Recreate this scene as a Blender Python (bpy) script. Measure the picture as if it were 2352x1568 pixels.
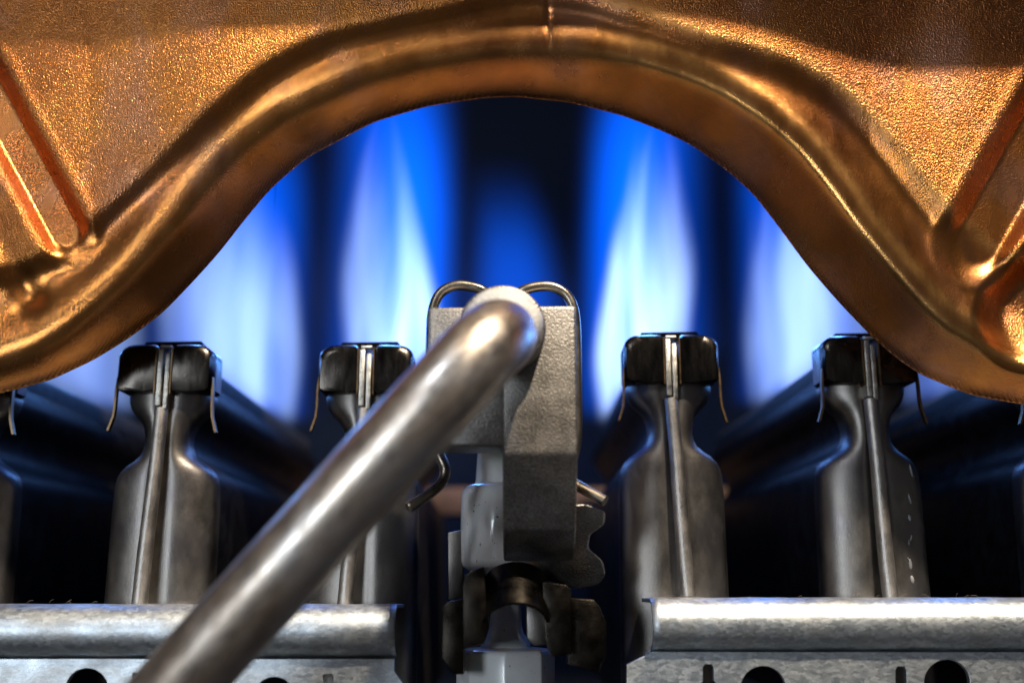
import bpy, bmesh, math, random
import numpy as np
from mathutils import Vector, Matrix

for o in list(bpy.data.objects):
    bpy.data.objects.remove(o)
sc = bpy.context.scene
C = sc.collection
R = math.radians
MM = 0.001

# ------------------------------------------------------------------ camera
F = 2500.0                      # focal length in units of a 2352 px wide frame
W0, H0 = 2352.0, 1568.0
PITCH = math.atan(566.0 / F)    # the eye is level with the rails and looks up a little
cam_d = bpy.data.cameras.new("camera")
cam = bpy.data.objects.new("camera", cam_d)
C.objects.link(cam)
sc.camera = cam
cam_d.sensor_width = 36.0
cam_d.lens = 36.0 * F / W0
cam_d.clip_start = 0.005
cam_d.clip_end = 10.0
cam.location = (0, 0, 0)
cam.rotation_euler = (math.pi / 2 + PITCH, 0, 0)
cam_d.dof.use_dof = True
cam_d.dof.focus_distance = 0.103
cam_d.dof.aperture_fstop = 15.0
sc.render.resolution_x, sc.render.resolution_y = 1024, 682

# ------------------------------------------------------------------ world, render
wd = bpy.data.worlds.new("World")
sc.world = wd
wd.use_nodes = True
bg = wd.node_tree.nodes["Background"]
bg.inputs[0].default_value = (0.60, 0.58, 0.60, 1)
bg.inputs[1].default_value = 0.13
sc.view_settings.view_transform = 'Standard'
sc.view_settings.look = 'None'
sc.view_settings.exposure = 0.0
sc.view_settings.gamma = 1.0
sc.render.engine = 'CYCLES'
sc.cycles.use_denoising = True
sc.cycles.max_bounces = 6
sc.cycles.diffuse_bounces = 3
sc.cycles.glossy_bounces = 4
sc.cycles.transparent_max_bounces = 16
sc.cycles.volume_bounces = 0
sc.cycles.volume_step_rate = 1.5
sc.cycles.sample_clamp_indirect = 3.0
sc.cycles.caustics_reflective = False
sc.cycles.caustics_refractive = False


def area(name, loc, target, sx, sy, power, col, spread=180):
    d = bpy.data.lights.new(name, 'AREA')
    d.shape = 'RECTANGLE'
    d.size, d.size_y = sx, sy
    d.energy = power
    d.color = col
    d.spread = R(spread)
    o = bpy.data.objects.new(name, d)
    C.objects.link(o)
    o.location = loc
    o.rotation_euler = (Vector(target) - Vector(loc)).to_track_quat('-Z', 'Y').to_euler()
    return o


CEN = (0.0, 0.1, 0.012)
area("window_light", (-0.20, -0.26, 0.27), CEN, 0.04, 0.05, 0.32, (0.90, 0.94, 1.0))
area("warm_lamp", (0.12, -0.13, 0.40), CEN, 0.014, 0.014, 4.8, (1.0, 0.85, 0.66))
area("side_window", (-0.24, -0.30, 0.02), CEN, 0.09, 0.10, 0.58, (0.80, 0.90, 1.0))


# ------------------------------------------------------------------ geometry helpers (all sizes in millimetres)
def at(px, py, Y):
    """a point (mm) seen at (px, py) of a 2352 px wide frame, Y mm in front of the eye"""
    dx = (px - W0 / 2) / F
    dy = (H0 / 2 - py) / F
    yy = math.cos(PITCH) - dy * math.sin(PITCH)
    zz = math.sin(PITCH) + dy * math.cos(PITCH)
    t = Y / yy
    return Vector((dx * t, Y, zz * t))


def mesh_obj(name, verts, faces, mat, parent=None, smooth=True, loc=None, sharp=None):
    me = bpy.data.meshes.new(name)
    me.from_pydata([(v[0] * MM, v[1] * MM, v[2] * MM) for v in verts], [], faces)
    me.validate()
    if mat:
        me.materials.append(mat)
    if smooth:
        me.shade_smooth()
        if sharp is not None:
            me.set_sharp_from_angle(angle=R(sharp))
    me.update()
    o = bpy.data.objects.new(name, me)
    C.objects.link(o)
    if parent:
        o.parent = parent
    if loc is not None:
        o.location = (loc[0] * MM, loc[1] * MM, loc[2] * MM)
    return o


def bm_obj(name, bm, mat, parent=None, sharp=35, loc=None):
    bm.normal_update()
    for f in bm.faces:
        f.smooth = True
    for v in bm.verts:
        v.co *= MM
    me = bpy.data.meshes.new(name)
    bm.to_mesh(me)
    bm.free()
    if mat:
        me.materials.append(mat)
    me.set_sharp_from_angle(angle=R(sharp))
    o = bpy.data.objects.new(name, me)
    C.objects.link(o)
    if parent:
        o.parent = parent
    if loc is not None:
        o.location = (loc[0] * MM, loc[1] * MM, loc[2] * MM)
    return o


def bm_from(verts, faces, bevel=0.0, seg=2, angle=20):
    bm = bmesh.new()
    vs = [bm.verts.new(v) for v in verts]
    for f in faces:
        bm.faces.new([vs[i] for i in f])
    bmesh.ops.recalc_face_normals(bm, faces=bm.faces)
    if bevel > 0:
        es = [e for e in bm.edges if len(e.link_faces) == 2 and e.calc_face_angle(0) > R(angle)]
        bmesh.ops.bevel(bm, geom=es, offset=bevel, segments=seg, profile=0.5, affect='EDGES', clamp_overlap=True)
    return bm


def box(x0, x1, y0, y1, z0, z1, bevel=0.1, seg=2):
    v = [(x, y, z) for x in (x0, x1) for y in (y0, y1) for z in (z0, z1)]
    f = [(0, 1, 3, 2), (4, 6, 7, 5), (0, 4, 5, 1), (2, 3, 7, 6), (0, 2, 6, 4), (1, 5, 7, 3)]
    return bm_from(v, f, bevel, seg)


def prism(poly_front, poly_back, bevel=0.15, seg=2):
    n = len(poly_front)
    v = list(poly_front) + list(poly_back)
    f = [tuple(range(n)), tuple(range(2 * n - 1, n - 1, -1))]
    for i in range(n):
        j = (i + 1) % n
        f.append((i, i + n, j + n, j))
    return bm_from(v, f, bevel, seg)


def px_prism(poly, Y0, Y1, origin, bevel=0.15, seg=2):
    """outline given in frame pixels at depth Y0, pushed straight back to Y1"""
    a = [at(x, y, Y0) for x, y in poly]
    fr = [tuple(p - origin) for p in a]
    bk = [(p[0], p[1] + (Y1 - Y0), p[2]) for p in fr]
    return prism(fr, bk, bevel, seg)


def catmull(pts, n=8):
    P = [Vector(p) for p in pts]
    P = [P[0] * 2 - P[1]] + P + [P[-1] * 2 - P[-2]]
    out = []
    for i in range(1, len(P) - 2):
        p0, p1, p2, p3 = P[i - 1], P[i], P[i + 1], P[i + 2]
        for k in range(n):
            t = k / n
            out.append(0.5 * ((2 * p1) + (p2 - p0) * t + (2 * p0 - 5 * p1 + 4 * p2 - p3) * t * t + (3 * p1 - p0 - 3 * p2 + p3) * t ** 3))
    out.append(P[-2].copy())
    return out


def tube(pts, rad, seg=16, cap=True, wob=None):
    n = len(pts)
    rads = rad if isinstance(rad, (list, tuple)) else [rad] * n
    verts, faces = [], []
    t = (pts[1] - pts[0]).normalized()
    ref = Vector((0, 0, 1)) if abs(t.z) < 0.9 else Vector((1, 0, 0))
    u = t.cross(ref).normalized()
    for i in range(n):
        tn = (pts[min(i + 1, n - 1)] - pts[max(i - 1, 0)]).normalized()
        u = (u - tn * u.dot(tn)).normalized()
        w = tn.cross(u)
        for k in range(seg):
            a = 2 * math.pi * k / seg
            r = rads[i] * (1 + (wob(i, a) if wob else 0))
            verts.append(tuple(pts[i] + (u * math.cos(a) + w * math.sin(a)) * r))
    for i in range(n - 1):
        for k in range(seg):
            k2 = (k + 1) % seg
            faces.append((i * seg + k, i * seg + k2, (i + 1) * seg + k2, (i + 1) * seg + k))
    if cap:
        faces.append(tuple(range(seg - 1, -1, -1)))
        faces.append(tuple((n - 1) * seg + k for k in range(seg)))
    return verts, faces


def lathe(prof, seg=40, nsides=None, rot=0.0):
    """profile of (radius, z), turned about z; nsides gives a flat-sided body"""
    s = nsides or seg
    v, f = [], []
    for r, z in prof:
        for k in range(s):
            a = 2 * math.pi * k / s + rot
            v.append((r * math.cos(a), r * math.sin(a), z))
    for i in range(len(prof) - 1):
        for k in range(s):
            k2 = (k + 1) % s
            f.append((i * s + k, i * s + k2, (i + 1) * s + k2, (i + 1) * s + k))
    f.append(tuple(range(s - 1, -1, -1)))
    f.append(tuple((len(prof) - 1) * s + k for k in range(s)))
    return v, f


def thing(name, label, cat, loc=(0, 0, 0), group=None):
    o = bpy.data.objects.new(name, None)
    o.empty_display_size = 0.005
    C.objects.link(o)
    o.location = (loc[0] * MM, loc[1] * MM, loc[2] * MM)
    tag(o, label, cat, group)
    return o


def tag(o, label=None, cat=None, group=None, kind=None):
    if label: o["label"] = label
    if cat: o["category"] = cat
    if group: o["group"] = group
    if kind: o["kind"] = kind
    return o


# ------------------------------------------------------------------ material helpers
class NT:
    def __init__(self, name):
        self.m = bpy.data.materials.new(name)
        self.m.use_nodes = True
        self.t = self.m.node_tree
        self.t.nodes.clear()
        self.out = self.t.nodes.new('ShaderNodeOutputMaterial')
        tc = self.t.nodes.new('ShaderNodeTexCoord')
        vm = self.t.nodes.new('ShaderNodeVectorMath')
        vm.operation = 'SCALE'
        vm.inputs['Scale'].default_value = 1000.0
        self.t.links.new(tc.outputs['Object'], vm.inputs[0])
        self.mm = vm.outputs[0]                                   # object coordinates in mm

    def new(self, kind, **kw):
        n = self.t.nodes.new(kind)
        for k, v in kw.items():
            setattr(n, k, v)
        return n

    def put(self, sock, v):
        if hasattr(v, 'is_output'):
            self.t.links.new(v, sock)
        elif v is not None:
            sock.default_value = v

    def M(self, op, a, b=None, c=None, clamp=False):
        n = self.new('ShaderNodeMath', operation=op, use_clamp=clamp)
        self.put(n.inputs[0], a)
        if b is not None: self.put(n.inputs[1], b)
        if c is not None: self.put(n.inputs[2], c)
        return n.outputs[0]

    def scaled(self, sx, sy, sz, off=(0, 0, 0)):
        n = self.new('ShaderNodeMapping')
        self.put(n.inputs['Vector'], self.mm)
        n.inputs['Scale'].default_value = (sx, sy, sz)
        n.inputs['Location'].default_value = off
        return n.outputs[0]

    def noise(self, vec, scale=1.0, detail=3.0, rough=0.55, out=0, dist=0.0):
        n = self.new('ShaderNodeTexNoise')
        self.put(n.inputs['Vector'], vec)
        n.inputs['Scale'].default_value = scale
        n.inputs['Detail'].default_value = detail
        n.inputs['Roughness'].default_value = rough
        n.inputs['Distortion'].default_value = dist
        return n.outputs[out]

    def voronoi(self, vec, scale=1.0, feature='F1', out='Distance'):
        n = self.new('ShaderNodeTexVoronoi', feature=feature)
        self.put(n.inputs['Vector'], vec)
        n.inputs['Scale'].default_value = scale
        return n.outputs[out]

    def ramp(self, fac, stops):
        n = self.new('ShaderNodeValToRGB')
        e = n.color_ramp.elements
        while len(e) < len(stops):
            e.new(0.5)
        for i, (p, c) in enumerate(stops):
            e[i].position = p
            e[i].color = (c[0], c[1], c[2], 1) if not isinstance(c, (int, float)) else (c, c, c, 1)
        self.put(n.inputs[0], fac)
        return n.outputs[0]

    def mix(self, fac, a, b, blend='MIX'):
        n = self.new('ShaderNodeMix', data_type='RGBA', blend_type=blend)
        self.put(n.inputs[0], fac)
        self.put(n.inputs[6], a if hasattr(a, 'is_output') else (*a, 1))
        self.put(n.inputs[7], b if hasattr(b, 'is_output') else (*b, 1))
        return n.outputs[2]

    def bump(self, h, strength=0.3, dist_mm=0.1, normal=None):
        n = self.new('ShaderNodeBump')
        n.inputs['Strength'].default_value = 1.0
        self.put(n.inputs['Strength'], strength)
        n.inputs['Distance'].default_value = dist_mm * MM
        self.put(n.inputs['Height'], h)
        if normal is not None:
            self.put(n.inputs['Normal'], normal)
        return n.outputs[0]

    def bsdf(self, color, rough, metal=1.0, normal=None, **kw):
        b = self.new('ShaderNodeBsdfPrincipled')
        self.put(b.inputs['Base Color'], color if hasattr(color, 'is_output') else (*color, 1))
        self.put(b.inputs['Roughness'], rough)
        self.put(b.inputs['Metallic'], metal)
        if normal is not None:
            self.put(b.inputs['Normal'], normal)
        for k, v in kw.items():
            self.put(b.inputs[k.replace('_', ' ')], v)
        self.t.links.new(b.outputs[0], self.out.inputs['Surface'])
        return self.m


def metal(name, dark, light, rough=(0.3, 0.5), blotch=0.35, grain=4.0, bump=0.25, bump_mm=0.05, streak=(1, 1, 1), metallic=1.0, tint=None):
    n = NT(name)
    a = n.noise(n.scaled(*[s * blotch for s in streak]), 1, 5, 0.6)
    b = n.noise(n.scaled(*[s * grain for s in streak]), 1, 3, 0.6)
    f = n.M('ADD', n.M('MULTIPLY', a, 0.7), n.M('MULTIPLY', b, 0.3))
    col = n.ramp(f, [(0.35, dark), (0.65, light)])
    if tint:
        t = n.noise(n.scaled(0.16, 0.16, 0.16, (3, 7, 1)), 1, 2, 0.5)
        col = n.mix(n.M('MULTIPLY', n.ramp(t, [(0.48, 0), (0.66, 1)]), 0.7), col, tint)
    r = n.ramp(a, [(0.3, rough[0]), (0.7, rough[1])])
    nm = n.bump(b, bump, bump_mm)
    return n.bsdf(col, r, metallic, nm)


# copper: formed sheet, grainy on the flats and drawn smooth on the bends, patchy heat colours
def copper_material():
    n = NT("copper")
    at_ = n.new('ShaderNodeAttribute', attribute_name="flatness")
    flat = at_.outputs['Fac']
    big = n.noise(n.scaled(0.045, 0.045, 0.045), 1, 4, 0.6, dist=0.4)
    mid = n.noise(n.scaled(0.5, 0.5, 0.25), 1, 4, 0.6)
    grn = n.noise(n.scaled(8.5, 8.5, 6.0), 1, 1, 0.5)
    fine = n.noise(n.scaled(12, 12, 9), 1, 2, 0.5)
    lines = n.noise(n.scaled(0.12, 0.12, 7.0), 1, 2, 0.5)
    col = n.ramp(big, [(0.30, (0.30, 0.100, 0.034)), (0.45, (0.42, 0.152, 0.042)), (0.6, (0.51, 0.200, 0.050)), (0.75, (0.37, 0.160, 0.088))])
    ox = n.noise(n.scaled(0.10, 0.10, 0.07, (11, 0, 4)), 1, 3, 0.6)
    col = n.mix(n.M('MULTIPLY', n.ramp(ox, [(0.5, 0), (0.68, 1)]), 0.35), col, (0.42, 0.26, 0.235))
    col = n.mix(n.M('MULTIPLY', n.ramp(mid, [(0.45, 0), (0.7, 1)]), 0.35), col, (0.30, 0.13, 0.055))
    spk = n.ramp(fine, [(0.35, 0.72), (0.62, 1.0)])
    col = n.mix(1.0, col, spk, 'MULTIPLY')
    rough = n.M('ADD', n.M('MULTIPLY', flat, 0.08), n.ramp(mid, [(0.3, 0.20), (0.7, 0.29)]))
    glint = n.M('MULTIPLY', n.new('ShaderNodeAttribute', attribute_name="crest_glint").outputs['Fac'], n.ramp(mid, [(0.3, 0.45), (0.6, 1.0)]))
    col = n.mix(n.M('MULTIPLY', glint, 0.75), col, (0.90, 0.47, 0.15))  # pale gold highlight painted along the creases
    rough = n.M('SUBTRACT', rough, n.M('MULTIPLY', glint, 0.04))
    nm = n.bump(grn, n.M('ADD', n.M('MULTIPLY', flat, 0.58), 0.10), 0.16)
    nm = n.bump(fine, 0.30, 0.05, nm)
    nm = n.bump(lines, n.M('MULTIPLY', flat, 0.18), 0.06, nm)
    return n.bsdf(col, rough, 1.0, nm)


def zinc_material():
    n = NT("galvanised_steel")
    w = n.noise(n.scaled(1.0, 1.0, 1.0), 1.2, 3, 0.6, out=1)
    v = n.new('ShaderNodeVectorMath', operation='MULTIPLY_ADD')
    n.put(v.inputs[0], w)
    v.inputs[1].default_value = (1.2, 1.2, 1.2)
    n.put(v.inputs[2], n.scaled(2.4, 3.0, 4.6))
    sp = n.voronoi(v.outputs[0], 0.9, out='Color')
    spv = n.M('MULTIPLY', n.new('ShaderNodeSeparateColor').outputs[0], 1.0)
    sep = n.new('ShaderNodeSeparateColor')
    n.put(sep.inputs[0], sp)
    spv = sep.outputs[0]
    fine = n.noise(n.scaled(7, 7, 7), 1, 3, 0.6)
    dirt = n.noise(n.scaled(0.22, 0.3, 0.3), 1, 5, 0.65)
    col = n.ramp(spv, [(0.0, (0.46, 0.51, 0.55)), (0.5, (0.56, 0.61, 0.65)), (1.0, (0.68, 0.73, 0.77))])
    col = n.mix(n.M('MULTIPLY', n.ramp(dirt, [(0.45, 0), (0.7, 1)]), 0.45), col, (0.22, 0.185, 0.14))
    col = n.mix(1.0, col, n.ramp(fine, [(0.3, 0.82), (0.65, 1.0)]), 'MULTIPLY')
    rough = n.M('ADD', n.M('MULTIPLY', spv, 0.07), n.ramp(dirt, [(0.35, 0.36), (0.7, 0.52)]))
    nm = n.bump(n.M('ADD', fine, n.M('MULTIPLY', spv, 0.15)), 0.30, 0.05)
    return n.bsdf(col, rough, 1.0, nm)


def cast_material():
    n = NT("cast_metal")
    g = n.noise(n.scaled(5.6, 5.6, 5.6), 1, 1, 0.5)
    g2 = n.noise(n.scaled(0.5, 0.5, 0.5), 1, 4, 0.6)
    col = n.ramp(g2, [(0.3, (0.28, 0.262, 0.24)), (0.7, (0.385, 0.362, 0.335))])
    col = n.mix(1.0, col, n.ramp(g, [(0.35, 0.62), (0.62, 1.0)]), 'MULTIPLY')
    nm = n.bump(g, 0.45, 0.11)
    return n.bsdf(col, n.ramp(g2, [(0.3, 0.40), (0.7, 0.52)]), 1.0, nm)


def ceramic_material():
    n = NT("white_ceramic")
    sp = n.noise(n.scaled(3.2, 3.2, 2.0), 1, 2, 0.5)
    soil = n.noise(n.scaled(0.3, 0.3, 0.3), 1, 4, 0.6)
    col = n.ramp(soil, [(0.35, (0.88, 0.85, 0.83)), (0.7, (0.74, 0.70, 0.68))])
    col = n.mix(n.ramp(sp, [(0.70, 0), (0.74, 1)]), col, (0.12, 0.09, 0.07))
    return n.bsdf(col, 0.16, 0.0, n.bump(soil, 0.1, 0.1), Subsurface_Weight=0.15, Coat_Weight=0.3)


def pipe_material():
    n = NT("drawn_steel_pipe")
    rot = n.new('ShaderNodeMapping')
    n.put(rot.inputs['Vector'], n.mm)
    rot.inputs['Rotation'].default_value = (0, R(-41.3), 0)

    def along(a, b, off=0.0):
        m = n.new('ShaderNodeMapping')
        n.put(m.inputs['Vector'], rot.outputs[0])
        m.inputs['Scale'].default_value = (a, a, b)
        m.inputs['Location'].default_value = (off, off, off)
        return m.outputs[0]
    draw = n.noise(along(3.0, 0.05), 1, 3, 0.6)             # drawing lines along the tube
    scuff = n.noise(along(1.1, 0.35, 4.0), 1, 5, 0.7)       # dull rubbed patches
    stain = n.noise(along(0.28, 0.16, 9.0), 1, 4, 0.6)
    ring = n.noise(along(0.3, 1.6, 2.0), 1, 2, 0.5)
    col = n.ramp(stain, [(0.32, (0.40, 0.32, 0.255)), (0.5, (0.58, 0.50, 0.425)), (0.68, (0.64, 0.61, 0.59))])
    col = n.mix(n.M('MULTIPLY', n.ramp(scuff, [(0.52, 0), (0.66, 1)]), 0.45), col, (0.34, 0.29, 0.25))
    rough = n.M('ADD', n.ramp(scuff, [(0.35, 0.24), (0.66, 0.46)]), n.M('MULTIPLY', draw, 0.06))
    nm = n.bump(n.M('ADD', draw, n.M('MULTIPLY', ring, 0.4)), 0.16, 0.06)
    return n.bsdf(col, rough, 1.0, nm)


MAT = {}
MAT['copper'] = copper_material()
MAT['zinc'] = zinc_material()
MAT['cast'] = cast_material()
MAT['ceramic'] = ceramic_material()
MAT['steel'] = metal("burner_steel", (0.135, 0.124, 0.113), (0.21, 0.194, 0.178), (0.34, 0.46), 0.5, 7.0, 0.30, 0.05, (1, 1, 0.6), tint=(0.13, 0.12, 0.125))
MAT['stem'] = metal("rolled_edge_steel", (0.28, 0.26, 0.24), (0.46, 0.43, 0.40), (0.36, 0.50), 0.5, 6.0, 0.5, 0.08, (1, 1, 0.7))
MAT['cap'] = metal("heat_darkened_steel", (0.022, 0.020, 0.019), (0.085, 0.074, 0.063), (0.16, 0.30), 0.5, 8.0, 0.2, 0.04, (1.6, 1, 0.4))
MAT['plate'] = metal("bright_steel_edge", (0.34, 0.32, 0.28), (0.70, 0.68, 0.62), (0.25, 0.45), 0.9, 6.0, 0.6, 0.08, (1, 1, 1.6))
MAT['clip'] = metal("browned_spring_steel", (0.10, 0.065, 0.035), (0.24, 0.16, 0.09), (0.3, 0.5), 0.6, 6.0, 0.2, 0.04)
MAT['run_shade'] = metal("shaded_cover", (0.002, 0.002, 0.002), (0.006, 0.0055, 0.005), (0.6, 0.75), 0.6, 6.0, 0.2, 0.04, metallic=0.0)  # near black stands for the shade on the covers behind the caps
MAT['rear_shade'] = metal("shaded_steel", (0.012, 0.011, 0.010), (0.035, 0.031, 0.028), (0.42, 0.58), 0.5, 5.0, 0.2, 0.05)  # shade on the rear of the burners, put into the colour
MAT['pipe'] = pipe_material()
MAT['wire'] = metal("spring_wire", (0.17, 0.145, 0.115), (0.34, 0.30, 0.245), (0.25, 0.4), 0.5, 9.0, 0.25, 0.04)
MAT['black'] = metal("black_steel", (0.010, 0.009, 0.008), (0.04, 0.034, 0.028), (0.24, 0.40), 0.5, 7.0, 0.35, 0.06)
MAT['paste'] = metal("joint_paste", (0.34, 0.34, 0.33), (0.58, 0.58, 0.57), (0.5, 0.7), 0.7, 3.0, 0.6, 0.15, metallic=0.1)
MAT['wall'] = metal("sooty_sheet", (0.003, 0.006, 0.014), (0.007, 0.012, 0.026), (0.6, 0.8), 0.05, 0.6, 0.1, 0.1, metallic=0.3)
MAT['residue'] = metal("white_residue", (0.12, 0.12, 0.125), (0.30, 0.30, 0.31), (0.4, 0.6), 1.0, 5.0, 0.2, 0.05, metallic=0.0)
MAT['fibre'] = metal("dust", (0.16, 0.12, 0.09), (0.32, 0.26, 0.2), (0.7, 0.9), 1.0, 5.0, 0.0, 0.05, metallic=0.0)
MAT['rust'] = metal("rusty_steel", (0.05, 0.03, 0.02), (0.12, 0.065, 0.04), (0.6, 0.8), 0.3, 3.0, 0.2, 0.1, metallic=0.4)


# ------------------------------------------------------------------ the chamber behind the burners
def chamber():
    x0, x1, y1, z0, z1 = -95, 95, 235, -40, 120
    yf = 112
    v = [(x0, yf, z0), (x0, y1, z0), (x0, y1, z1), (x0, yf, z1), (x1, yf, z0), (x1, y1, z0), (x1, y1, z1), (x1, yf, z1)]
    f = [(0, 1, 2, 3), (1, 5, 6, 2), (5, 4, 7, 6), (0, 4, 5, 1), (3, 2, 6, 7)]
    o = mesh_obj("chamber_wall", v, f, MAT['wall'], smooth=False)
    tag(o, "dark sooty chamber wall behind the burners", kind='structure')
    o = bm_obj("added_floor", box(-160, 160, -150, 110, -48, -46, 0.3), MAT['wall'])  # floor added out of view to keep light from below off the copper
    tag(o, "unseen dark casing floor added to darken the copper from below", kind='structure')
    V, Fc = [], []
    line = [(-120, 74.6), (-16, 74.4), (2, 76.8), (18, 76.8), (50, 72.0), (130, 71.6)]  # lip added out of view, edge stepped to shape its shadow on the copper
    for x, z in line:
        V += [(x, 81.4, z), (x, 99, z), (x, 99, z + 1), (x, 81.4, z + 1)]
    for i in range(len(line) - 1):
        for k in range(4):
            k2 = (k + 1) % 4
            Fc.append((i * 4 + k, i * 4 + k2, i * 4 + 4 + k2, i * 4 + 4 + k))
    Fc += [(0, 1, 2, 3), tuple(len(V) - 1 - k for k in range(4))]
    o = bm_obj("shadow_lip", bm_from(V, Fc), MAT['wall'])
    tag(o, "unseen sheet metal lip added to shade the top of the copper", kind='structure')


chamber()


# ------------------------------------------------------------------ copper heat exchanger
def smooth_curve(pts, xs, width):
    p = np.array(pts, float)
    dense = np.arange(xs.min() - 200, xs.max() + 200, 4.0)
    y = np.interp(dense, p[:, 0], p[:, 1])
    k = np.exp(-0.5 * (np.arange(-30, 31) * 4.0 / width) ** 2)
    k /= k.sum()
    yp = np.pad(y, 30, mode='edge')
    return np.interp(xs, dense, np.convolve(yp, k, 'valid'))


def sst(a, b, x):
    t = np.clip((x - a) / (b - a), 0, 1)
    return t * t * (3 - 2 * t)


EDGE = [(-400, 880), (-190, 915), (-80, 917), (0, 904), (117, 873), (217, 826), (293, 779), (375, 718), (451, 639), (504, 580), (563, 504), (621, 434), (703, 363), (858, 281), (981, 245), (1104, 226),
        (1178, 222), (1309, 235), (1432, 267), (1525, 303), (1595, 337), (1672, 393), (1730, 445), (1789, 522), (1853, 610), (1924, 692), (1994, 765), (2052, 818), (2111, 859), (2228, 907), (2352, 930), (2440, 934), (2700, 900)]
COPPER_Y = 97.0


def capsule(px, py, a, b, r):
    ax, ay = a
    bx, by = b
    t = np.clip(((px - ax) * (bx - ax) + (py - ay) * (by - ay)) / ((bx - ax) ** 2 + (by - ay) ** 2), 0, 1)
    return np.hypot(px - (ax + t * (bx - ax)), py - (ay + t * (by - ay))) - r


def copper():
    xs = np.arange(-200, 2556, 4.2)
    E = smooth_curve(EDGE, xs, 16)
    NR = 250
    r = np.linspace(0, 1, NR) ** 1.35
    PX = np.repeat(xs[None, :], NR, 0)
    PY = E[None, :] - r[:, None] * (E[None, :] + 260)
    # distance from the arched edge
    ex = np.arange(-380, 2720, 6.0)
    ey = smooth_curve(EDGE, ex, 16)
    D = np.full(PX.shape, 1e9)
    for i in range(NR):
        D[i] = np.sqrt(((PX[i][:, None] - ex[None, :]) ** 2 + (PY[i][:, None] - ey[None, :]) ** 2).min(1))
    dc = smooth_curve([(-190, 58), (0, 62), (180, 92), (330, 122), (480, 120), (760, 98), (1190, 104), (1450, 128), (1660, 140), (1900, 150), (2060, 145), (2217, 122), (2352, 92), (2540, 90)], xs, 60)[None, :]
    dp = smooth_curve([(-190, 290), (300, 268), (480, 232), (700, 244), (900, 226), (1050, 230), (1178, 252), (1330, 250), (1450, 240), (1600, 240), (1720, 264), (1880, 310), (2100, 330), (2540, 330)], xs, 60)[None, :]
    right = sst(1230, 1560, PX)
    low = sst(2080, 2240, PX) + sst(330, 120, PX)          # towards the foot of the arch the folds run out

    def bend(at_d, change, w):
        return change * np.logaddexp(0, (D - at_d) / w) * w

    wA = 17 - 11 * right
    wB = 20 - 13 * right
    h = 0.040 * D
    h += bend(dc, -0.034 * np.ones_like(D), wA)
    h += bend(dc + 42, -0.027 + 0.004 * low, wB)
    h += bend(np.minimum(dc + 112, dp - 62), 0.023 - 0.004 * low, 12)
    h += bend(dp - 46, 0.026 - 0.006 * right, 9)
    h += bend(dp, -0.028 + 0.006 * right, 9)
    h -= (0.040 * dc)
    h -= 0.5 * np.exp(-D / 16.0)
    up = sst(dp - 30, dp + 20, D)
    flat = up.copy()
    # take out the slow slope left over on the flats
    # embossed ribs and pockets
    for a, b, rad, dep, soft in (((-140, -5), (150, 535), 52, -1.5, 24), ((2470, 160), (2246, 556), 76, -1.6, 32)):
        s = capsule(PX, PY, a, b, rad)
        base = np.median(h[np.abs(s) < 6])
        ins = 1 - sst(-soft, soft * 0.6, s)
        h = h * (1 - ins) + ins * (base + dep)
        h += 0.10 * np.exp(-((s - soft * 0.9) / 12) ** 2)
        flat = flat * (1 - 0.75 * ins)
    h -= 0.45 * np.exp(-(capsule(PX, PY, (-190, 190), (70, 680), 0) / 30) ** 2)
    flat = np.maximum(flat, 0.8 * sst(20, 60, (380 + (PX + 20) * -1.9 - PY) * -0.45) * sst(30, -40, PX) * sst(100, 160, D))
    for a, b, rad, dep in (((2440, 640), (2362, 728), 112, -2.2),):
        s = capsule(PX, PY, a, b, rad)
        ins = 1 - sst(-58, 22, s)
        h += ins * dep
        flat = np.maximum(flat * (1 - ins), 0.5 * ins)
    # the upper part of the flats leans away
    y0 = 96 + 72 * sst(600, 1700, PX)
    above = np.log1p(np.exp(np.clip((y0 - PY) / 7.0, -30, 30))) * 7.0
    h -= 0.0010 * above * flat
    # seam at the crown of the arch
    h -= 0.07 * np.exp(-((PX - 1259) / 6.0) ** 2) * sst(130, 70, PY) * 1.0
    # slow unevenness
    rng = np.random.RandomState(4)
    for k in range(14):
        fx, fy = rng.uniform(0.002, 0.012, 2)
        h += 0.05 * np.sin(PX * fx * rng.choice([-1, 1]) + PY * fy + rng.uniform(0, 6.28))
    crest_glint = (np.exp(-((D - dc) / 16) ** 2) + 1.2 * np.exp(-((D - dc - 42) / 15) ** 2)) * (0.35 + 0.65 * right)  # highlights painted on the crests, stronger on the right
    crest_glint += 0.6 * np.exp(-((D - dp - 4) / 14) ** 2) * right
    Y = COPPER_Y - h
    dx = (PX - W0 / 2) / F
    dy = (H0 / 2 - PY) / F
    yy = math.cos(PITCH) - dy * math.sin(PITCH)
    zz = math.sin(PITCH) + dy * math.cos(PITCH)
    t = Y / yy
    P = np.stack([dx * t, Y, zz * t], -1)
    # underside of the rolled edge runs back towards the chamber
    back = []
    tx = np.gradient(P[0][:, 0]); tz = np.gradient(P[0][:, 2])
    ln = np.hypot(tx, tz)
    nx_, nz_ = -tz / ln, tx / ln                       # away from the opening
    for k, (by, bn) in enumerate([(3.6, 6.0), (2.2, 3.2), (1.1, 1.3), (0.4, 0.42)]):
        q = P[0].copy()
        q[:, 0] += nx_ * bn
        q[:, 1] += by
        q[:, 2] += nz_ * bn
        back.append(q)
    P = np.concatenate([np.stack(back), P], 0)
    flat = np.concatenate([np.zeros((4, len(xs))), flat], 0)
    crest_glint = np.concatenate([np.zeros((4, len(xs))), np.clip(crest_glint, 0, 1)], 0)
    nr, nc = P.shape[:2]
    idx = np.arange(nr * nc).reshape(nr, nc)
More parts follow.
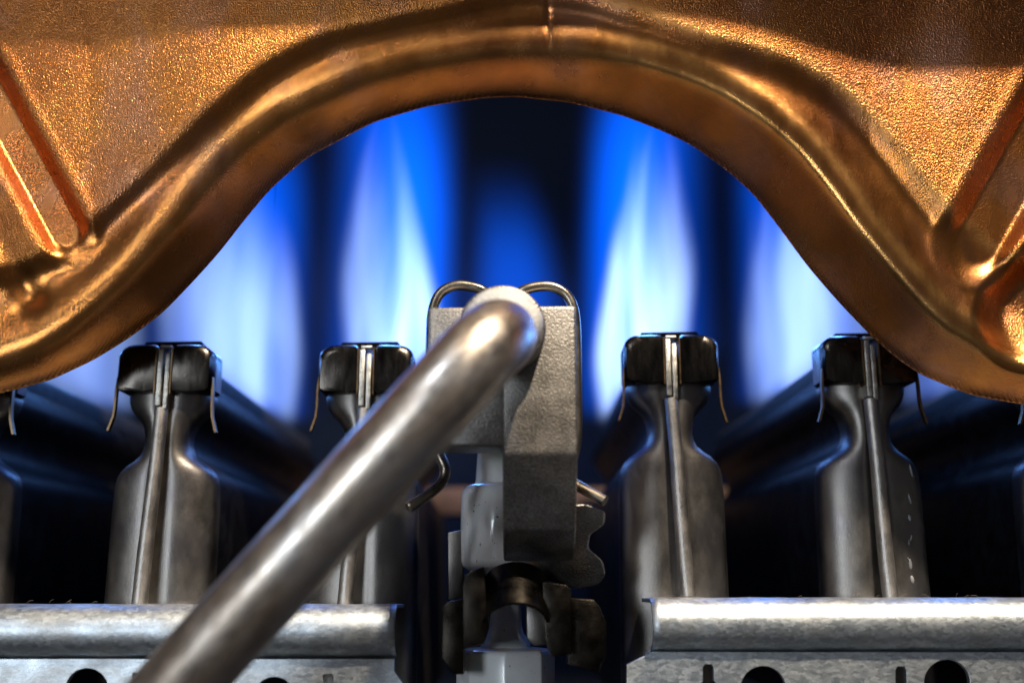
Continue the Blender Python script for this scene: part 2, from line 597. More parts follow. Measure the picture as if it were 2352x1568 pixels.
    faces = np.stack([idx[:-1, :-1], idx[:-1, 1:], idx[1:, 1:], idx[1:, :-1]], -1).reshape(-1, 4)
    root = thing("copper_heat_exchanger", "stamped copper heat exchanger shell with a wide arched lower edge", "heat exchanger", at(1176, 920, COPPER_Y))
    org = np.array(at(1176, 920, COPPER_Y))
    me = bpy.data.meshes.new("shell")
    V = ((P.reshape(-1, 3) - org) * MM)
    me.vertices.add(len(V))
    me.vertices.foreach_set("co", V.astype(np.float32).ravel())
    me.loops.add(faces.size)
    me.loops.foreach_set("vertex_index", faces.astype(np.int32).ravel())
    me.polygons.add(len(faces))
    me.polygons.foreach_set("loop_start", np.arange(0, faces.size, 4, dtype=np.int32))
    me.polygons.foreach_set("loop_total", np.full(len(faces), 4, dtype=np.int32))
    me.update(calc_edges=True)
    me.validate()
    a = me.attributes.new("flatness", 'FLOAT', 'POINT')
    a.data.foreach_set("value", flat.astype(np.float32).ravel())
    a = me.attributes.new("crest_glint", 'FLOAT', 'POINT')
    a.data.foreach_set("value", crest_glint.astype(np.float32).ravel())
    me.materials.append(MAT['copper'])
    me.shade_smooth()
    o = bpy.data.objects.new("shell", me)
    C.objects.link(o)
    o.parent = root


copper()

# ------------------------------------------------------------------ burners
BY = 108.0                       # depth of the burners' front seams
SX = 0.0435                      # mm per frame pixel there


def zrow(py, Y=BY):
    return at(1176, py, Y).z


Z_BASE = zrow(1660)


def make_burner(cx, dz=0.0, stem_lean=0.0):
    root = thing("blade_burner", "", "burner", (cx, BY, Z_BASE + dz), "blade burners standing in a row")
    z = lambda py: zrow(py) - Z_BASE
    L = 62.0
    # pressed body: two half shells that meet in a seam at the front
    prof = [(1660, 124), (1500, 124), (1390, 123), (1250, 122), (1150, 121), (1112, 119), (1092, 115), (1078, 107), (1066, 95), (1054, 77), (1042, 62), (1030, 54), (1014, 50), (998, 51), (982, 55), (968, 63),
            (956, 74), (944, 86), (932, 94), (918, 99), (904, 101), (884, 92), (862, 76), (840, 62)]
    verts, faces = [], []
    NP = 22
    for py, wpx in prof:
        w = wpx * SX
        rd = min(w * 0.95, 2.9)
        row = []
        for k in range(NP):
            u = (k / (NP - 1)) ** 0.85
            a = u * math.pi / 2
            x = w * math.sin(a) ** 0.95
            y = rd * (1 - math.cos(a) ** 0.9)
            y += 0.45 * math.exp(-(x / (0.08 * w + 0.45)) ** 2)
            row.append((x, y))
        full = [(w, L)] + [(w, rd + 14), (w, rd + 4)] + row[::-1]
        full = full + [(-x, y) for x, y in row[1:]] + [(-w, rd + 4), (-w, rd + 14), (-w, L)]
        for x, y in full:
            verts.append((x, y, z(py)))
    n = len(verts) // len(prof)
    for i in range(len(prof) - 1):
        for k in range(n - 1):
            faces.append((i * n + k, i * n + k + 1, (i + 1) * n + k + 1, (i + 1) * n + k))
        faces.append((i * n + n - 1, i * n, (i + 1) * n, (i + 1) * n + n - 1))
    faces.append(tuple(range(n)))
    faces.append(tuple((len(prof) - 1) * n + k for k in range(n - 1, -1, -1)))
    mesh_obj("body", [(x, min(y, 3.6), zz) for x, y, zz in verts], faces, MAT['steel'], root, sharp=50)
    mesh_obj("shaded_rear", [(x * 0.97, max(y, 3.65), zz) for x, y, zz in verts], faces, MAT['rear_shade'], root, sharp=50)  # rear of the body, its shade painted in as a darker steel
    # rolled front seam
    zt, zb = z(938), z(1394)
    pts = [Vector((0.05 * math.sin(t * 6), -0.25 - 0.55 * t, zt + (zb - zt) * t)) for t in np.linspace(0, 1, 24)]
    rng = random.Random(3)
    v, f = tube(pts, [0.66 + 0.1 * t + rng.uniform(-0.012, 0.012) for t in np.linspace(0, 1, 24)], 16)
    v = [(x - 0.15, y, zz - zt) for x, y, zz in v]
    s = mesh_obj("front_seam", v, f, MAT['stem'], root, sharp=60, loc=(0, 0, zt))
    s.rotation_euler.y = stem_lean
    # edges of the two inner plates, seen in the slit of the cap
    bm_obj("inner_plate", box(-0.62, -0.10, -1.05, 9, z(934), z(806), 0.07), MAT['plate'], root)
    bm_obj("inner_plate", box(0.06, 0.52, -0.80, 9, z(940), z(814), 0.07), MAT['plate'], root)
    # cap: two folded sheet covers, a lip beside the slit, and the flame strip on top
    for sgn in (-1, 1):
        xa, xb = sgn * 0.78, sgn * 4.75
        zc0, zc1 = z(902), z(794)
        vv, ff = [], []
        m = 16
        secs = [0.0, 0.35, 1.0, 2.2, L]
        for j, y in enumerate(secs):
            shrink = [0.75, 0.22, 0.0, 0.0, 0.0][j]
            yy = [-0.95, -0.86, -0.45, 1.4, L][j]
            pts2 = []
            x_in, x_out = abs(xa), abs(xb) - shrink
            top, bot = zc1 - shrink, zc0 + shrink * 0.3
            rr = 1.6
            pts2.append((x_in, bot))
            pts2.append((x_in + 1.3, bot - 0.10))
            pts2.append((x_out - 0.35, bot + 0.10))
            pts2.append((x_out, bot + 0.38))
            for q in range(9):
                a = q / 8 * math.pi / 2
                pts2.append((x_out - rr + rr * math.cos(a) * 1.0, top - rr * 0.8 + rr * 0.8 * math.sin(a)))
            pts2.append((x_in + 1.2, top + 0.05))
            pts2.append((x_in + 0.35, top + 0.02))
            pts2.append((x_in, top - 0.30))
            vv += [(sgn * px, yy, pz) for px, pz in pts2]
        mm_ = len(pts2)
        for j in range(len(secs) - 1):
            for q in range(mm_):
                q2 = (q + 1) % mm_
                ff.append((j * mm_ + q, j * mm_ + q2, (j + 1) * mm_ + q2, (j + 1) * mm_ + q))
        ff.append(tuple(range(mm_ - 1, -1, -1)))
        ff.append(tuple((len(secs) - 1) * mm_ + q for q in range(mm_)))
        if sgn < 0:
            ff = [t[::-1] for t in ff]
        cv = mesh_obj("cap_cover", [(a_, min(b_, 3.2), c_) for a_, b_, c_ in vv], ff, MAT['cap'], root, sharp=48)
        mesh_obj("cover_run", [(a_ * 0.68, (3.3, 4, 5, 6, L)[t_ // mm_] if t_ // mm_ < 5 else L, c_ - 1.0) for t_, (a_, b_, c_) in enumerate(vv[2 * mm_:3 * mm_] + vv[3 * mm_:4 * mm_] * 3 + vv[4 * mm_:])], ff, MAT['run_shade'], root, sharp=48)  # cover behind the cap, blackened to stand for shade
        bm_obj("folded_lip", box(min(sgn * 0.70, sgn * 0.86), max(sgn * 0.70, sgn * 0.86), -1.12, 2.5, z(908), z(801), 0.03, 1), MAT['clip'], cv)
        # spring clip hanging from the cover, flared at its end, running back along the burner
        xo = 4.62
        path = [(xo, z(868)), (xo + 0.12, z(900)), (xo + 0.14, z(935)), (xo + 0.22, z(958)), (xo + 0.58, z(988 if sgn > 0 else 984)), (xo + 0.68, z(994 if sgn > 0 else 990))]
        th = 0.2
        vv, ff = [], []
        for y in (-0.35, 0.25):
            for (px, pz) in path:
                vv.append((sgn * px, y, pz)); vv.append((sgn * (px + th), y, pz + 0.06))
        np_ = len(path) * 2
        for k in range(len(path) - 1):
            a, b = 2 * k, 2 * k + 2
            ff += [(a, b, b + 1, a + 1), (np_ + a, np_ + a + 1, np_ + b + 1, np_ + b), (a, np_ + a, np_ + b, b), (a + 1, b + 1, np_ + b + 1, np_ + a + 1)]
        e = 2 * (len(path) - 1)
        ff += [(e, np_ + e, np_ + e + 1, e + 1)]
        bm = bm_from(vv, ff)
        bm_obj("spring_clip", bm, MAT['clip'], root, sharp=40)
    # raised strip with the flame ports
    xs = [(-3.25, z(797)), (-2.75, z(779)), (2.95, z(777)), (3.55, z(796))]
    fr = [(x, 1.2, zz) for x, zz in xs]
    bk = [(x, 3.6, zz) for x, zz in xs]
    bm_obj("port_strip", prism(fr, bk, 0.05, 1), MAT['cap'], root)
    bm_obj("slit_bridge", box(-0.55, 0.55, -0.75, 1.6, z(802), z(796), 0.08), MAT['plate'], root)
    return root


def copy_tree(o, parent=None):
    c = o.copy()
    C.objects.link(c)
    c.parent = parent
    for ch in [k for k in bpy.data.objects if k.parent == o]:
        copy_tree(ch, c)
    return c


def xmm(px, py=1000, Y=BY):
    return at(px, py, Y).x


BURN = [  # frame x of the centre, row offset of the top, lean of the front seam, label
    (372, 0.0, 0.030, "whole dark steel blade burner left of the bent pipe, small hair-thin clips at its cap"),
    (838, -0.05, 0.060, "dark steel blade burner half hidden behind the bent pipe"),
    (1546, 1.0, -0.052, "dark steel blade burner just right of the grey pilot bracket, standing clear"),
    (2006, 0.9, -0.020, "dark steel blade burner with white dribbles, its cap partly behind the copper"),
    (-92, -0.2, 0.02, "dark steel blade burner cut off by the left picture edge"),
    (2470, 0.7, -0.02, "dark steel blade burner cut off by the right picture edge"),
]
burners = []
for i, (px, dz, lean, lab) in enumerate(BURN):
    if i == 0:
        b = make_burner(xmm(px), dz, lean)
    else:
        b = copy_tree(burners[0])
        b.location = (xmm(px) * MM, BY * MM, (Z_BASE + dz) * MM)
        for k in [q for q in bpy.data.objects if q.parent == b and q.name.startswith("front_seam")]:
            k.rotation_euler.y = lean
    b.rotation_euler.z = R((0.0, 0.7, -0.6, 0.5, 0.3, -0.4)[i])
    b["label"] = lab
    burners.append(b)


# white dribbles on the burner by the copper
def dribbles():
    b = burners[3]
    bm = bmesh.new()
    rng = random.Random(8)
    for px, py, rx, rz in ((2086, 1082, .16, .6), (2081, 1146, .2, .6), (2080, 1190, .3, .5), (2084, 1236, .16, .5), (2078, 1246, .1, .4), (2081, 1296, .3, .7), (2085, 1330, .35, .4), (2076, 1284, .1, .3)):
        p = at(px, py, BY + 1.6)
        loc = Vector((p.x - b.location.x / MM, 2.05, p.z - b.location.z / MM))
        w = 5.3
        xx = max(0.0, min(1.0, loc.x / w))
        loc.y = 2.9 * (1 - math.sqrt(max(0, 1 - xx * xx)) ** 0.9) - 0.02
        m = Matrix.Translation(loc) @ Matrix.Rotation(rng.uniform(-.3, .3), 4, 'Y') @ Matrix.Diagonal((rx * 0.6, 0.1, rz * rng.uniform(0.5, 1.1), 1))
        bmesh.ops.create_icosphere(bm, subdivisions=2, radius=1.0, matrix=m)
    o = bm_obj("white_dribbles", bm, MAT['residue'], b)
    o["kind"] = "stuff"


dribbles()


# ------------------------------------------------------------------ flames (light-giving volumes)
def flame_material(name, L, H, w_in, w_out, Hi, seed, gain, blue, drift, hollow=0.90, narrow=0.12):
    n = NT(name)
    sep = n.new('ShaderNodeSeparateXYZ')
    n.put(sep.inputs[0], n.mm)
    x, y, z = sep.outputs
    M = n.M

    def ss(a, b, v):
        mr = n.new('ShaderNodeMapRange', interpolation_type='SMOOTHSTEP')
        n.put(mr.inputs[0], v)
        n.put(mr.inputs[1], a); n.put(mr.inputs[2], b)
        mr.inputs[3].default_value = 0.0; mr.inputs[4].default_value = 1.0
        return mr.outputs[0]
    nv = n.scaled(0.05, 0.11, 0.035, (seed * 3.1, seed * 1.7, seed))
    wob = M('SUBTRACT', n.noise(nv, 1, 2, 0.5), 0.5)
    zr = M('DIVIDE', z, H)
    xd = M('SUBTRACT', x, M('MULTIPLY', M('MULTIPLY', zr, zr), drift))
    xd = M('ADD', xd, M('MULTIPLY', wob, M('MULTIPLY', zr, 5.0)))
    ax = M('ABSOLUTE', xd)
    # bright inner cone
    hi = M('MULTIPLY', M('ADD', M('MULTIPLY', wob, 0.5), 1.0), Hi)
    taper = M('POWER', M('MAXIMUM', M('SUBTRACT', 1.0, M('DIVIDE', z, hi)), 0.001), 0.52)
    taper = M('MULTIPLY', taper, M('ADD', M('MULTIPLY', ss(-1.0, 13.0, z), 0.42), 0.62))
    wi = M('MULTIPLY', taper, w_in)
    s = M('DIVIDE', ax, M('MAXIMUM', wi, 0.05))
    inner = ss(1.15, 0.42, s)
    core = ss(0.80, 0.25, s)
    topf = ss(1.0, 0.25, M('DIVIDE', z, hi))
    inner = M('MULTIPLY', M('MULTIPLY', inner, topf), M('SUBTRACT', 1.0, M('MULTIPLY', core, hollow)))
    st = n.noise(n.scaled(0.42, 0.05, 0.035, (seed * 2.3, seed, 0)), 1, 2, 0.5)
    inner = M('MULTIPLY', inner, ss(0.10, 0.74, st))
    inner = M('MULTIPLY', inner, 2.8)
    # blue mantle
    wo = M('MULTIPLY', M('SUBTRACT', 1.0, M('MULTIPLY', zr, narrow)), w_out)
    q = M('DIVIDE', ax, wo)
    outer = M('ADD', M('MULTIPLY', ss(0.80, 0.15, q), 0.9), M('MULTIPLY', ss(1.0, 0.0, q), 0.25))
    outer = M('MULTIPLY', outer, ss(1.0, 0.55, zr))
    ends = M('MULTIPLY', ss(0.0, 3.0, y), ss(L, L - 5.0, y))
    foot = ss(0.0, 3.0, z)
    env = M('MULTIPLY', ends, foot)
    inner = M('MULTIPLY', M('MULTIPLY', inner, env), gain)
    outer = M('MULTIPLY', M('MULTIPLY', outer, env), blue)
    e1 = n.new('ShaderNodeEmission'); e1.inputs[0].default_value = (0.50, 0.69, 1.0, 1); n.put(e1.inputs[1], inner)
    e2 = n.new('ShaderNodeEmission'); e2.inputs[0].default_value = (0.0, 0.088, 0.78, 1); n.put(e2.inputs[1], outer)
    ad = n.new('ShaderNodeAddShader')
    n.t.links.new(e1.outputs[0], ad.inputs[0]); n.t.links.new(e2.outputs[0], ad.inputs[1])
    n.t.links.new(ad.outputs[0], n.out.inputs['Volume'])
    return n.m


def flame(name, cx, y0, z0, L, H, w_in, w_out, Hi, seed, gain, blue, label, drift=0.0, group="gas flames on the burners", lamp=0.006, narrow=0.12):
    mat = flame_material("flame_%d" % seed, L, H, w_in, w_out, Hi, seed, gain, blue, drift, narrow=narrow)
    rows = [(0.0, 0.98), (0.15, 1.0), (0.45, 1.0), (0.75, 0.92), (0.92, 0.72), (1.0, 0.35)]
    v, f = [], []
    ring = 10
    ny = 5
    hull = []
    pr = [(-1, r) for r in rows] + [(1, r) for r in rows[::-1]]
    for j in range(ny):
        y = L * j / (ny - 1)
        for sgn, (zz, ww) in pr:
            v.append((sgn * w_out * 1.04 * ww + drift * zz * zz + sgn * 2.0 * zz, y, H * zz))
    m = len(pr)
    for j in range(ny - 1):
        for k in range(m):
            k2 = (k + 1) % m
            f.append((j * m + k, (j + 1) * m + k, (j + 1) * m + k2, j * m + k2))
    f.append(tuple(range(m)))
    f.append(tuple((ny - 1) * m + k for k in range(m - 1, -1, -1)))
    bm = bm_from(v, f)
    o = bm_obj(name, bm, mat, None, 60, (cx, y0, z0))
    tag(o, label, "flame", group)
    if lamp > 0:
        for t in (0.25, 0.7):
            ld = bpy.data.lights.new("flame_glow", 'POINT')
            ld.energy = lamp
            ld.color = (0.10, 0.34, 1.0)
            ld.shadow_soft_size = 0.0025
            lo = bpy.data.objects.new("flame_glow", ld)
            C.objects.link(lo)
            lo.location = (cx * MM, (y0 + L * t) * MM, (z0 + H * 0.22) * MM)
    return o


ZT = zrow(790)
FL = [  # burner index, start, length, height, inner width, mantle width, inner height, gain, blue, drift, label
    (0, 3, 52, 52, 5.0, 8.4, 34, 52, 44, 0, "blue-white gas flame on the whole burner left of the bent pipe"),
    (1, 3, 62, 54, 5.6, 10.0, 31, 52, 42, 1.0, "tall blue-white gas flame rising behind the bent pipe"),
    (2, 3, 56, 54, 5.0, 9.6, 30, 72, 42, 1.5, "twin-streaked blue-white gas flame just right of the pilot bracket"),
    (3, 3, 42, 52, 5.0, 8.2, 34, 62, 46, 0, "blue-white gas flame on the burner partly behind the copper"),
    (4, 3, 42, 40, 5.0, 6.6, 36, 44, 30, 0, "low blue flame under the copper near the left picture edge"),
    (5, 3, 40, 40, 5.0, 6.6, 36, 22, 30, 0, "low blue flame under the copper near the right picture edge"),
]
for k, (bi, ys, L, H, wi, wo, hi, gain, blue, dr, lab) in enumerate(FL):
    b = burners[bi]
    flame("gas_flame", b.location.x / MM, BY + ys, ZT + BURN[bi][1] - 1.6, L, H, wi, wo, hi, k + 1, gain, blue, lab, dr)

q = at(1196, 900, 140)
flame("pilot_flame", q.x, 136, q.z, 30, 34, 1.0, 13.0, 2.0, 9, 0.0, 28, "dim deep blue flame right behind the top of the pilot bracket", -3.0, None, 0.0, 0.5)

# ------------------------------------------------------------------ burner rails (galvanised, rolled front edge, punched plate below)
def rail(px0, px1, py_top, plate_poly, holes, label, round_end):
    Yf = 100.4
    zt = at(1176, py_top, 104).z
    x0, x1 = at(px0, py_top + 50, Yf).x, at(px1, py_top + 50, Yf).x
    org = Vector(((x0 + x1) / 2, 103, zt - 10))
    root = thing("burner_rail", label, "rail", org, "galvanised rails in front of the burners")
    r = 2.35
    cy, cz = Yf + r, zt - r
    prof = [(110.5, zt - 0.15), (107.0, zt - 0.05), (cy + 0.6, zt)]
    for k in range(15):
        a = R(90 - k * 178 / 14)
        prof.append((cy - r * math.cos(a), cz + r * math.sin(a)))
    prof += [(cy + 0.12, cz - r - 0.06)]
    nx = 60
    v, f = [], []
    rng = random.Random(int(px0) + 5)
    for i in range(nx + 1):
        x = x0 + (x1 - x0) * i / nx
        dn = 0.035 * math.sin(x * 0.9) + 0.02 * math.sin(x * 2.3 + 1)
        for (y, zz) in prof:
            v.append((x - org.x, y - org.y + dn, zz - org.z + dn * 0.6))
    m = len(prof)
    for i in range(nx):
        for k in range(m - 1):
            f.append((i * m + k, i * m + k + 1, (i + 1) * m + k + 1, (i + 1) * m + k))
    o = mesh_obj("rolled_edge", v, f, MAT['zinc'], root, sharp=70)
    md = o.modifiers.new("thickness", 'SOLIDIFY')
    md.thickness = 0.35 * MM
    md.offset = -1
    # punched plate
    cu = bpy.data.curves.new("punched_plate", 'CURVE')
    cu.dimensions = '2D'
    cu.fill_mode = 'BOTH'
    cu.extrude = 0.3 * MM
    cu.bevel_depth = 0.06 * MM
    cu.bevel_resolution = 1
    Yp = Yf + r - 0.55
    zmax = cz - r - 0.12

    def spl(pts):
        sp = cu.splines.new('POLY')
        sp.points.add(len(pts) - 1)
        for p, (a, b) in zip(sp.points, pts):
            p.co = ((a - org.x) * MM, (b - org.z) * MM, 0, 1)
        sp.use_cyclic_u = True

    def W(px, py):
        q = at(px, py, Yp)
        return (q.x, min(q.z, zmax))
    spl([W(*p) for p in plate_poly])
    for h in holes:
        if h[0] == 'c':
            _, cx, cy_, rr = h
            spl([W(cx + rr * math.cos(t), cy_ + rr * math.sin(t)) for t in np.linspace(0, 2 * math.pi, 40, endpoint=False)])
        else:
            spl([W(*p) for p in h[1]])
    tmp = bpy.data.objects.new("tmp_plate", cu)
    C.objects.link(tmp)
    dg = bpy.context.evaluated_depsgraph_get()
    me = bpy.data.meshes.new_from_object(tmp.evaluated_get(dg))
    bpy.data.objects.remove(tmp)
    me.name = "punched_plate"
    me.transform(Matrix.Rotation(math.pi / 2, 4, 'X'))
    me.materials.clear()
    me.materials.append(MAT['zinc'])
    pl = bpy.data.objects.new("punched_plate", me)
    C.objects.link(pl)
    pl.parent = root
    pl.location.y = (Yp - org.y) * MM
    # pressed step just under the rolled edge
    return root, org


def keyhole(cx, top):
    return [(cx - 13, top + 8), (cx - 8, top), (cx + 9, top), (cx + 14, top + 9), (cx + 14, top + 38), (cx + 34, top + 58), (cx + 40, top + 110), (cx - 40, top + 110), (cx - 34, top + 58), (cx - 13, top + 40)]


rail(-260, 906, 1386, [(-260, 1495), (906, 1495), (906, 1540), (935, 1580), (935, 1800), (-260, 1800)],
     [('c', 203, 1582, 50), ('c', 632, 1600, 48), ('p', [(308, 1542), (328, 1542), (332, 1550), (332, 1600), (306, 1600), (306, 1548)]), ('p', [(745, 1546), (764, 1545), (768, 1552), (768, 1605), (743, 1605), (742, 1550)])],
     "galvanised burner rail with rolled top edge, passing behind the bent pipe", False)
rail(1500, 2620, 1371, [(1498, 1476), (2620, 1476), (2620, 1800), (1436, 1800), (1441, 1526)],
     [('c', 1751, 1580, 53), ('c', 2172, 1566, 54), ('p', keyhole(1625, 1523)), ('p', keyhole(2066, 1528))],
     "galvanised burner rail with chamfered plate corner, right of the white electrode", True)

# ------------------------------------------------------------------ pilot bracket
PB = at(1155, 1040, 93)
pil = thing("pilot_bracket", "grey cast metal pilot bracket holding the end of the bent pipe", "bracket", PB)
# left plate
bm_obj("face_plate", px_prism([(985, 705), (1160, 705), (1160, 1024), (985, 1024)], 93.15, 98.5, PB, 0.22, 3), MAT['cast'], pil)
# right column: upright face, face that leans back, underside
x0, x1 = at(1155, 900, 93).x - PB.x, at(1325, 900, 93).x - PB.x


def yz(py, Y):
    q = at(1176, py, Y)
    return (Y - PB.y, q.z - PB.z)


prof = [yz(703, 93), yz(1042, 93), yz(1216, 96.6), yz(1258, 99.0), yz(1290, 102.0), yz(1180, 102.2), yz(705, 99.2)]
bm_obj("column", prism([(x0, y, z) for y, z in prof], [(x1, y, z) for y, z in prof], 0.25, 3), MAT['cast'], pil)
poly = [(1308, 1160), (1345, 1156), (1392, 1174), (1390, 1203), (1356, 1226), (1352, 1258), (1386, 1288), (1392, 1318), (1376, 1342), (1330, 1354), (1240, 1326), (1240, 1250), (1300, 1220)]
fr = [tuple(at(x, y, 97.0 + max(0, y - 1156) * 0.036) - PB) for x, y in poly]
bm_obj("side_flange", prism(fr, [(a_, 105.0 - PB.y, c_) for a_, b_, c_ in fr], 0.3, 3), MAT['cast'], pil)
# socket of the pipe
cc = at(1154, 765, 93)


def ring_y(prof, cx, cz, seg=48, wob=None):
    v, f = [], []
    for r, y in prof:
        for k in range(seg):
            a = 2 * math.pi * k / seg
            rr = r * (1 + (wob(a, y) if wob else 0))
            v.append((cx + rr * math.cos(a), y, cz + rr * math.sin(a)))
    for i in range(len(prof) - 1):
        for k in range(seg):
            k2 = (k + 1) % seg
            f.append((i * seg + k, (i + 1) * seg + k, (i + 1) * seg + k2, i * seg + k2))
    f.append(tuple(range(seg - 1, -1, -1)))
    f.append(tuple((len(prof) - 1) * seg + k for k in range(seg)))
    return v, f


v, f = ring_y([(3.75, 4.5), (3.75, -2.1), (3.68, -2.3), (3.5, -2.42), (2.6, -2.42)], cc.x - PB.x, cc.z - PB.z)
bm_obj("socket", bm_from(v, f), MAT['cast'], pil, sharp=40)
v, f = ring_y([(3.35, -2.0), (3.37, -2.65), (3.28, -3.0), (3.12, -3.4), (2.9, -3.7)], cc.x - PB.x + 0.05, cc.z - PB.z,
              wob=lambda a, y: 0.025 * math.sin(3 * a + 1) + 0.018 * math.sin(7 * a) + 0.01 * math.sin(13 * a + y * 3))
bm_obj("joint_paste", bm_from(v, f), MAT['paste'], pil, sharp=60)

# ------------------------------------------------------------------ bent pipe
path = [at(1150, 771, 93.5), at(1150, 771, 90.0), at(1149, 772, 86.6), at(1141, 776, 83.4), at(1118, 795, 81.0), at(1080, 834, 80.0), at(1018, 901, 79.6), at(930, 997, 80.0), at(836, 1100, 80.8), at(655, 1300, 82.4), at(420, 1560, 84.5), at(240, 1760, 86.2)]
pp = catmull(path, 10)
v, f = tube(pp, 3.02, 48)
pe = path[0]
v = [(a - pe.x, b - pe.y, c - pe.z) for a, b, c in v]
o = mesh_obj("gas_pipe", v, f, MAT['pipe'], None, sharp=60, loc=pe)
tag(o, "bent bare steel gas pipe running down from the pilot bracket", "pipe")

# ------------------------------------------------------------------ wire spring clip around the bracket
Yw = 99.6
wp = [at(938, 1166, 97.2), at(968, 1146, 97.8), at(1000, 1122, 98.6), at(1018, 1100, 99.2), at(1022, 1074, 99.5), at(1010, 1045, Yw), at(994, 1005, Yw), at(990, 900, Yw), at(990, 780, Yw), at(994, 715, Yw), at(1010, 675, Yw), at(1040, 657, Yw), at(1075, 657, Yw), at(1110, 668, Yw), at(1130, 690, Yw + .5),
      at(1152, 700, Yw + .8), at(1178, 688, Yw + .5), at(1200, 668, Yw), at(1235, 658, Yw), at(1270, 659, Yw), at(1302, 678, Yw), at(1319, 718, Yw), at(1324, 790, Yw), at(1325, 900, Yw), at(1324, 1010, Yw), at(1312, 1060, Yw), at(1306, 1085, 99.3), at(1318, 1108, 98.6), at(1350, 1128, 97.8), at(1390, 1150, 97.0)]
pw = catmull(wp, 6)
v, f = tube(pw, 0.5, 14)
oe = wp[0]
v = [(a - oe.x, b - oe.y, c - oe.z) for a, b, c in v]
o = mesh_obj("wire_clip", v, f, MAT['wire'], None, sharp=60, loc=oe)
tag(o, "looped spring wire clip behind the pilot bracket with splayed ends", "clip")

# ------------------------------------------------------------------ ceramic electrode
EY = 107.4
eb = at(1161, 1760, EY)
el = thing("ignition_electrode", "glazed white ceramic electrode standing below the pilot bracket", "electrode", eb)
zr_ = lambda py: at(1161, py, EY).z - eb.z
k = 0.0408
prof = [(60 * k, zr_(1486)), (57 * k, zr_(1474)), (50 * k, zr_(1463)), (42 * k, zr_(1452)), (38 * k, zr_(1436)), (36 * k, zr_(1400)), (35 * k, zr_(1350)), (37 * k, zr_(1330)), (60 * k, zr_(1318)), (90 * k, zr_(1308)), (103 * k, zr_(1300)), (107 * k, zr_(1288)), (108 * k, zr_(1230)),
        (107 * k, zr_(1140)), (104 * k, zr_(1128)), (96 * k, zr_(1118)), (76 * k, zr_(1112)), (73 * k, zr_(1104)), (70 * k, zr_(1060)), (67 * k, zr_(1010)), (62 * k, zr_(1000)), (50 * k, zr_(996))]
v, f = lathe(prof, 48)
body = mesh_obj("ceramic_body", v, f, MAT['ceramic'], el, sharp=50)
hexr = 115 * k
v, f = lathe([(hexr * 1.0, 0), (hexr, zr_(1500)), (hexr * 0.985, zr_(1494)), (hexr * 0.93, zr_(1489)), (hexr * 0.5, zr_(1484))], nsides=8, rot=R(-90))
bm_obj("ceramic_base", bm_from(v, f, 0.3, 3, 25), MAT['ceramic'], el, sharp=50)
vv, ff = tube([Vector((0, 0, zr_(1002))), Vector((0, 0, zr_(930)))], 0.8, 16)
mesh_obj("electrode_tip", vv, ff, MAT['stem'], el, sharp=50)

# ------------------------------------------------------------------ black clamp around the electrode's neck
cb = at(1185, 1540, 102)
cl = thing("electrode_clamp", "black steel clamp with a curved strap around the electrode neck", "clamp", cb)
c0 = at(1185, 1342, 102.4)
tl = R(42)
nrm = Vector((0, -math.cos(tl), math.sin(tl)))
dwn = Vector((0, -math.sin(tl), -math.cos(tl)))
rad, wid, th = 3.0, 4.7, 0.35
vv, ff = [], []
NA, NW = 28, 6
lay = []
for rr in (rad, rad - th):
    for j in range(NW + 1):
        for i in range(NA + 1):
            a = -math.pi * 0.5 + math.pi * i / NA
            p = c0 + Vector((1, 0, 0)) * (rr * math.sin(a)) + nrm * (rr * math.cos(a)) + dwn * (wid * j / NW)
            vv.append(tuple(p - cb))
n1 = (NA + 1) * (NW + 1)
for j in range(NW):
    for i in range(NA):
        a = j * (NA + 1) + i
        ff.append((a, a + 1, a + NA + 2, a + NA + 1))
        ff.append((n1 + a, n1 + a + NA + 1, n1 + a + NA + 2, n1 + a + 1))
for i in range(NA):
    ff.append((i, n1 + i, n1 + i + 1, i + 1))
    b_ = NW * (NA + 1) + i
    ff.append((b_, b_ + 1, n1 + b_ + 1, n1 + b_))
for j in range(NW):
    a = j * (NA + 1)
    ff.append((a, a + NA + 1, n1 + a + NA + 1, n1 + a))
    a += NA
    ff.append((a, n1 + a, n1 + a + NA + 1, a + NA + 1))
bm_obj("strap", bm_from(vv, ff, 0.0), MAT['black'], cl, sharp=40)
bm_obj("cheek", px_prism([(1062, 1345), (1066, 1322), (1084, 1308), (1112, 1300), (1118, 1380), (1122, 1440), (1112, 1478), (1064, 1490)], 99.0, 104.5, cb, 0.14), MAT['black'], cl)
bm_obj("cheek", px_prism([(1246, 1335), (1300, 1342), (1312, 1352), (1312, 1500), (1268, 1508), (1252, 1470), (1248, 1400)], 99.0, 104.5, cb, 0.14), MAT['black'], cl)
bm_obj("wing", px_prism([(1016, 1392), (1030, 1380), (1066, 1374), (1066, 1548), (1040, 1548), (1014, 1510)], 100.4, 103.6, cb, 0.14), MAT['black'], cl)
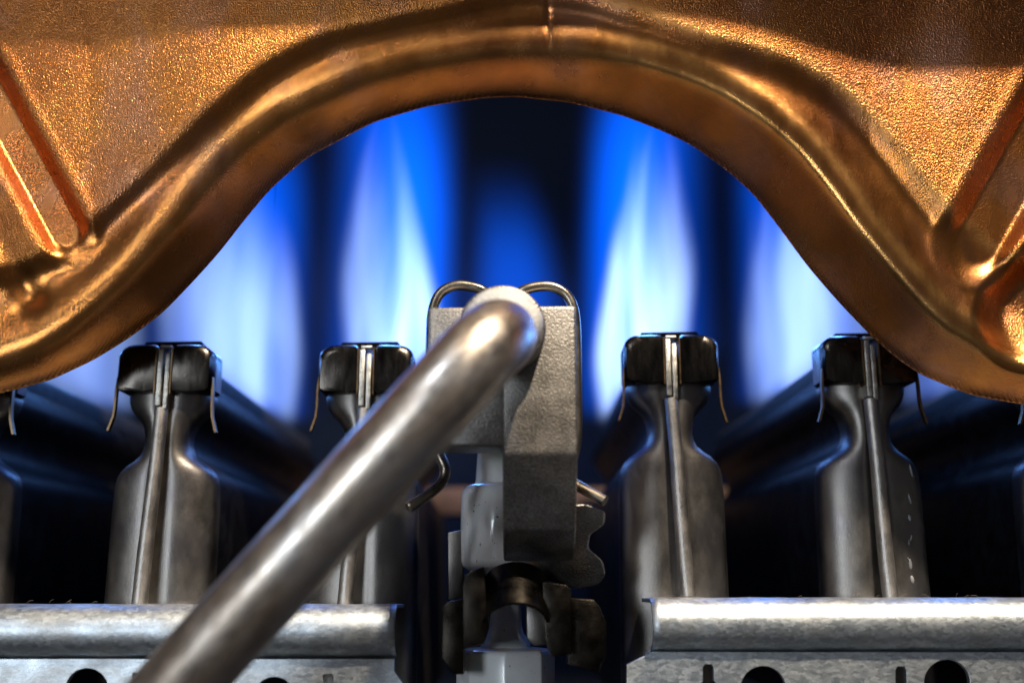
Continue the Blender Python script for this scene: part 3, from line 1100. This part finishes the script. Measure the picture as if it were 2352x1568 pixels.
bm_obj("wing", px_prism([(1308, 1372), (1364, 1376), (1378, 1394), (1394, 1432), (1392, 1510), (1382, 1524), (1376, 1544), (1304, 1526)], 100.0, 103.6, cb, 0.14), MAT['black'], cl)
bm_obj("inner_wall", px_prism([(1208, 1372), (1250, 1378), (1256, 1480), (1225, 1482), (1210, 1466)], 101.6, 106.0, cb, 0.2), MAT['steel'], cl)
bm_obj("mount_plate", px_prism([(1028, 1222), (1064, 1215), (1064, 1370), (1030, 1378)], 106.5, 107.4, cb, 0.15), MAT['steel'], cl)

# ------------------------------------------------------------------ things dim in the dark behind
q = at(1176, 1150, 178)
o = bm_obj("rear_crossbar", box(-62, 62, 0, 4, -2.2, 2.2, 0.4), MAT['rust'], None, loc=q)
tag(o, "dim rusty crossbar in the dark behind the burners", "crossbar")
q = at(1752, 1320, 172)
v, f = ring_y([(3.2, 0), (3.4, 0.3), (3.4, 6), (2.2, 6.2), (2.2, 12)], 0, 0, 32)
v2 = v
o = bm_obj("injector_nozzle", bm_from(v, f), MAT['steel'], None, loc=q)
tag(o, "blurred round nozzle in the dark gap between two burners", "nozzle")


# ------------------------------------------------------------------ dust fibres on the rails
def fibres():
    rng = random.Random(21)
    V, Fc = [], []
    for (a, b, row, n) in ((0, 905, 1385, 12), (1500, 2352, 1370, 18)):
        for _ in range(n):
            px = rng.uniform(a, b)
            p = at(px, row, rng.uniform(103.2, 106))
            p.z = at(1176, row + 1, 104).z - 0.03
            d = Vector((rng.uniform(-1, 1), rng.uniform(-.4, .4), rng.uniform(0.1, 0.6))).normalized()
            ln = rng.uniform(0.25, 0.9)
            p1 = p + d * ln * 0.5 + Vector((rng.uniform(-.1, .1), 0, 0.08))
            p2 = p + d * ln + Vector((rng.uniform(-.2, .2), 0, -0.10))
            vv, ff = tube(catmull([p, p1, p2], 3), 0.011, 4)
            k0 = len(V)
            V += vv
            Fc += [tuple(i + k0 for i in t) for t in ff]
    o = mesh_obj("dust", V, Fc, MAT['fibre'])
    tag(o, "fine dust fibres lying on the rails", "dust", kind='stuff')


fibres()
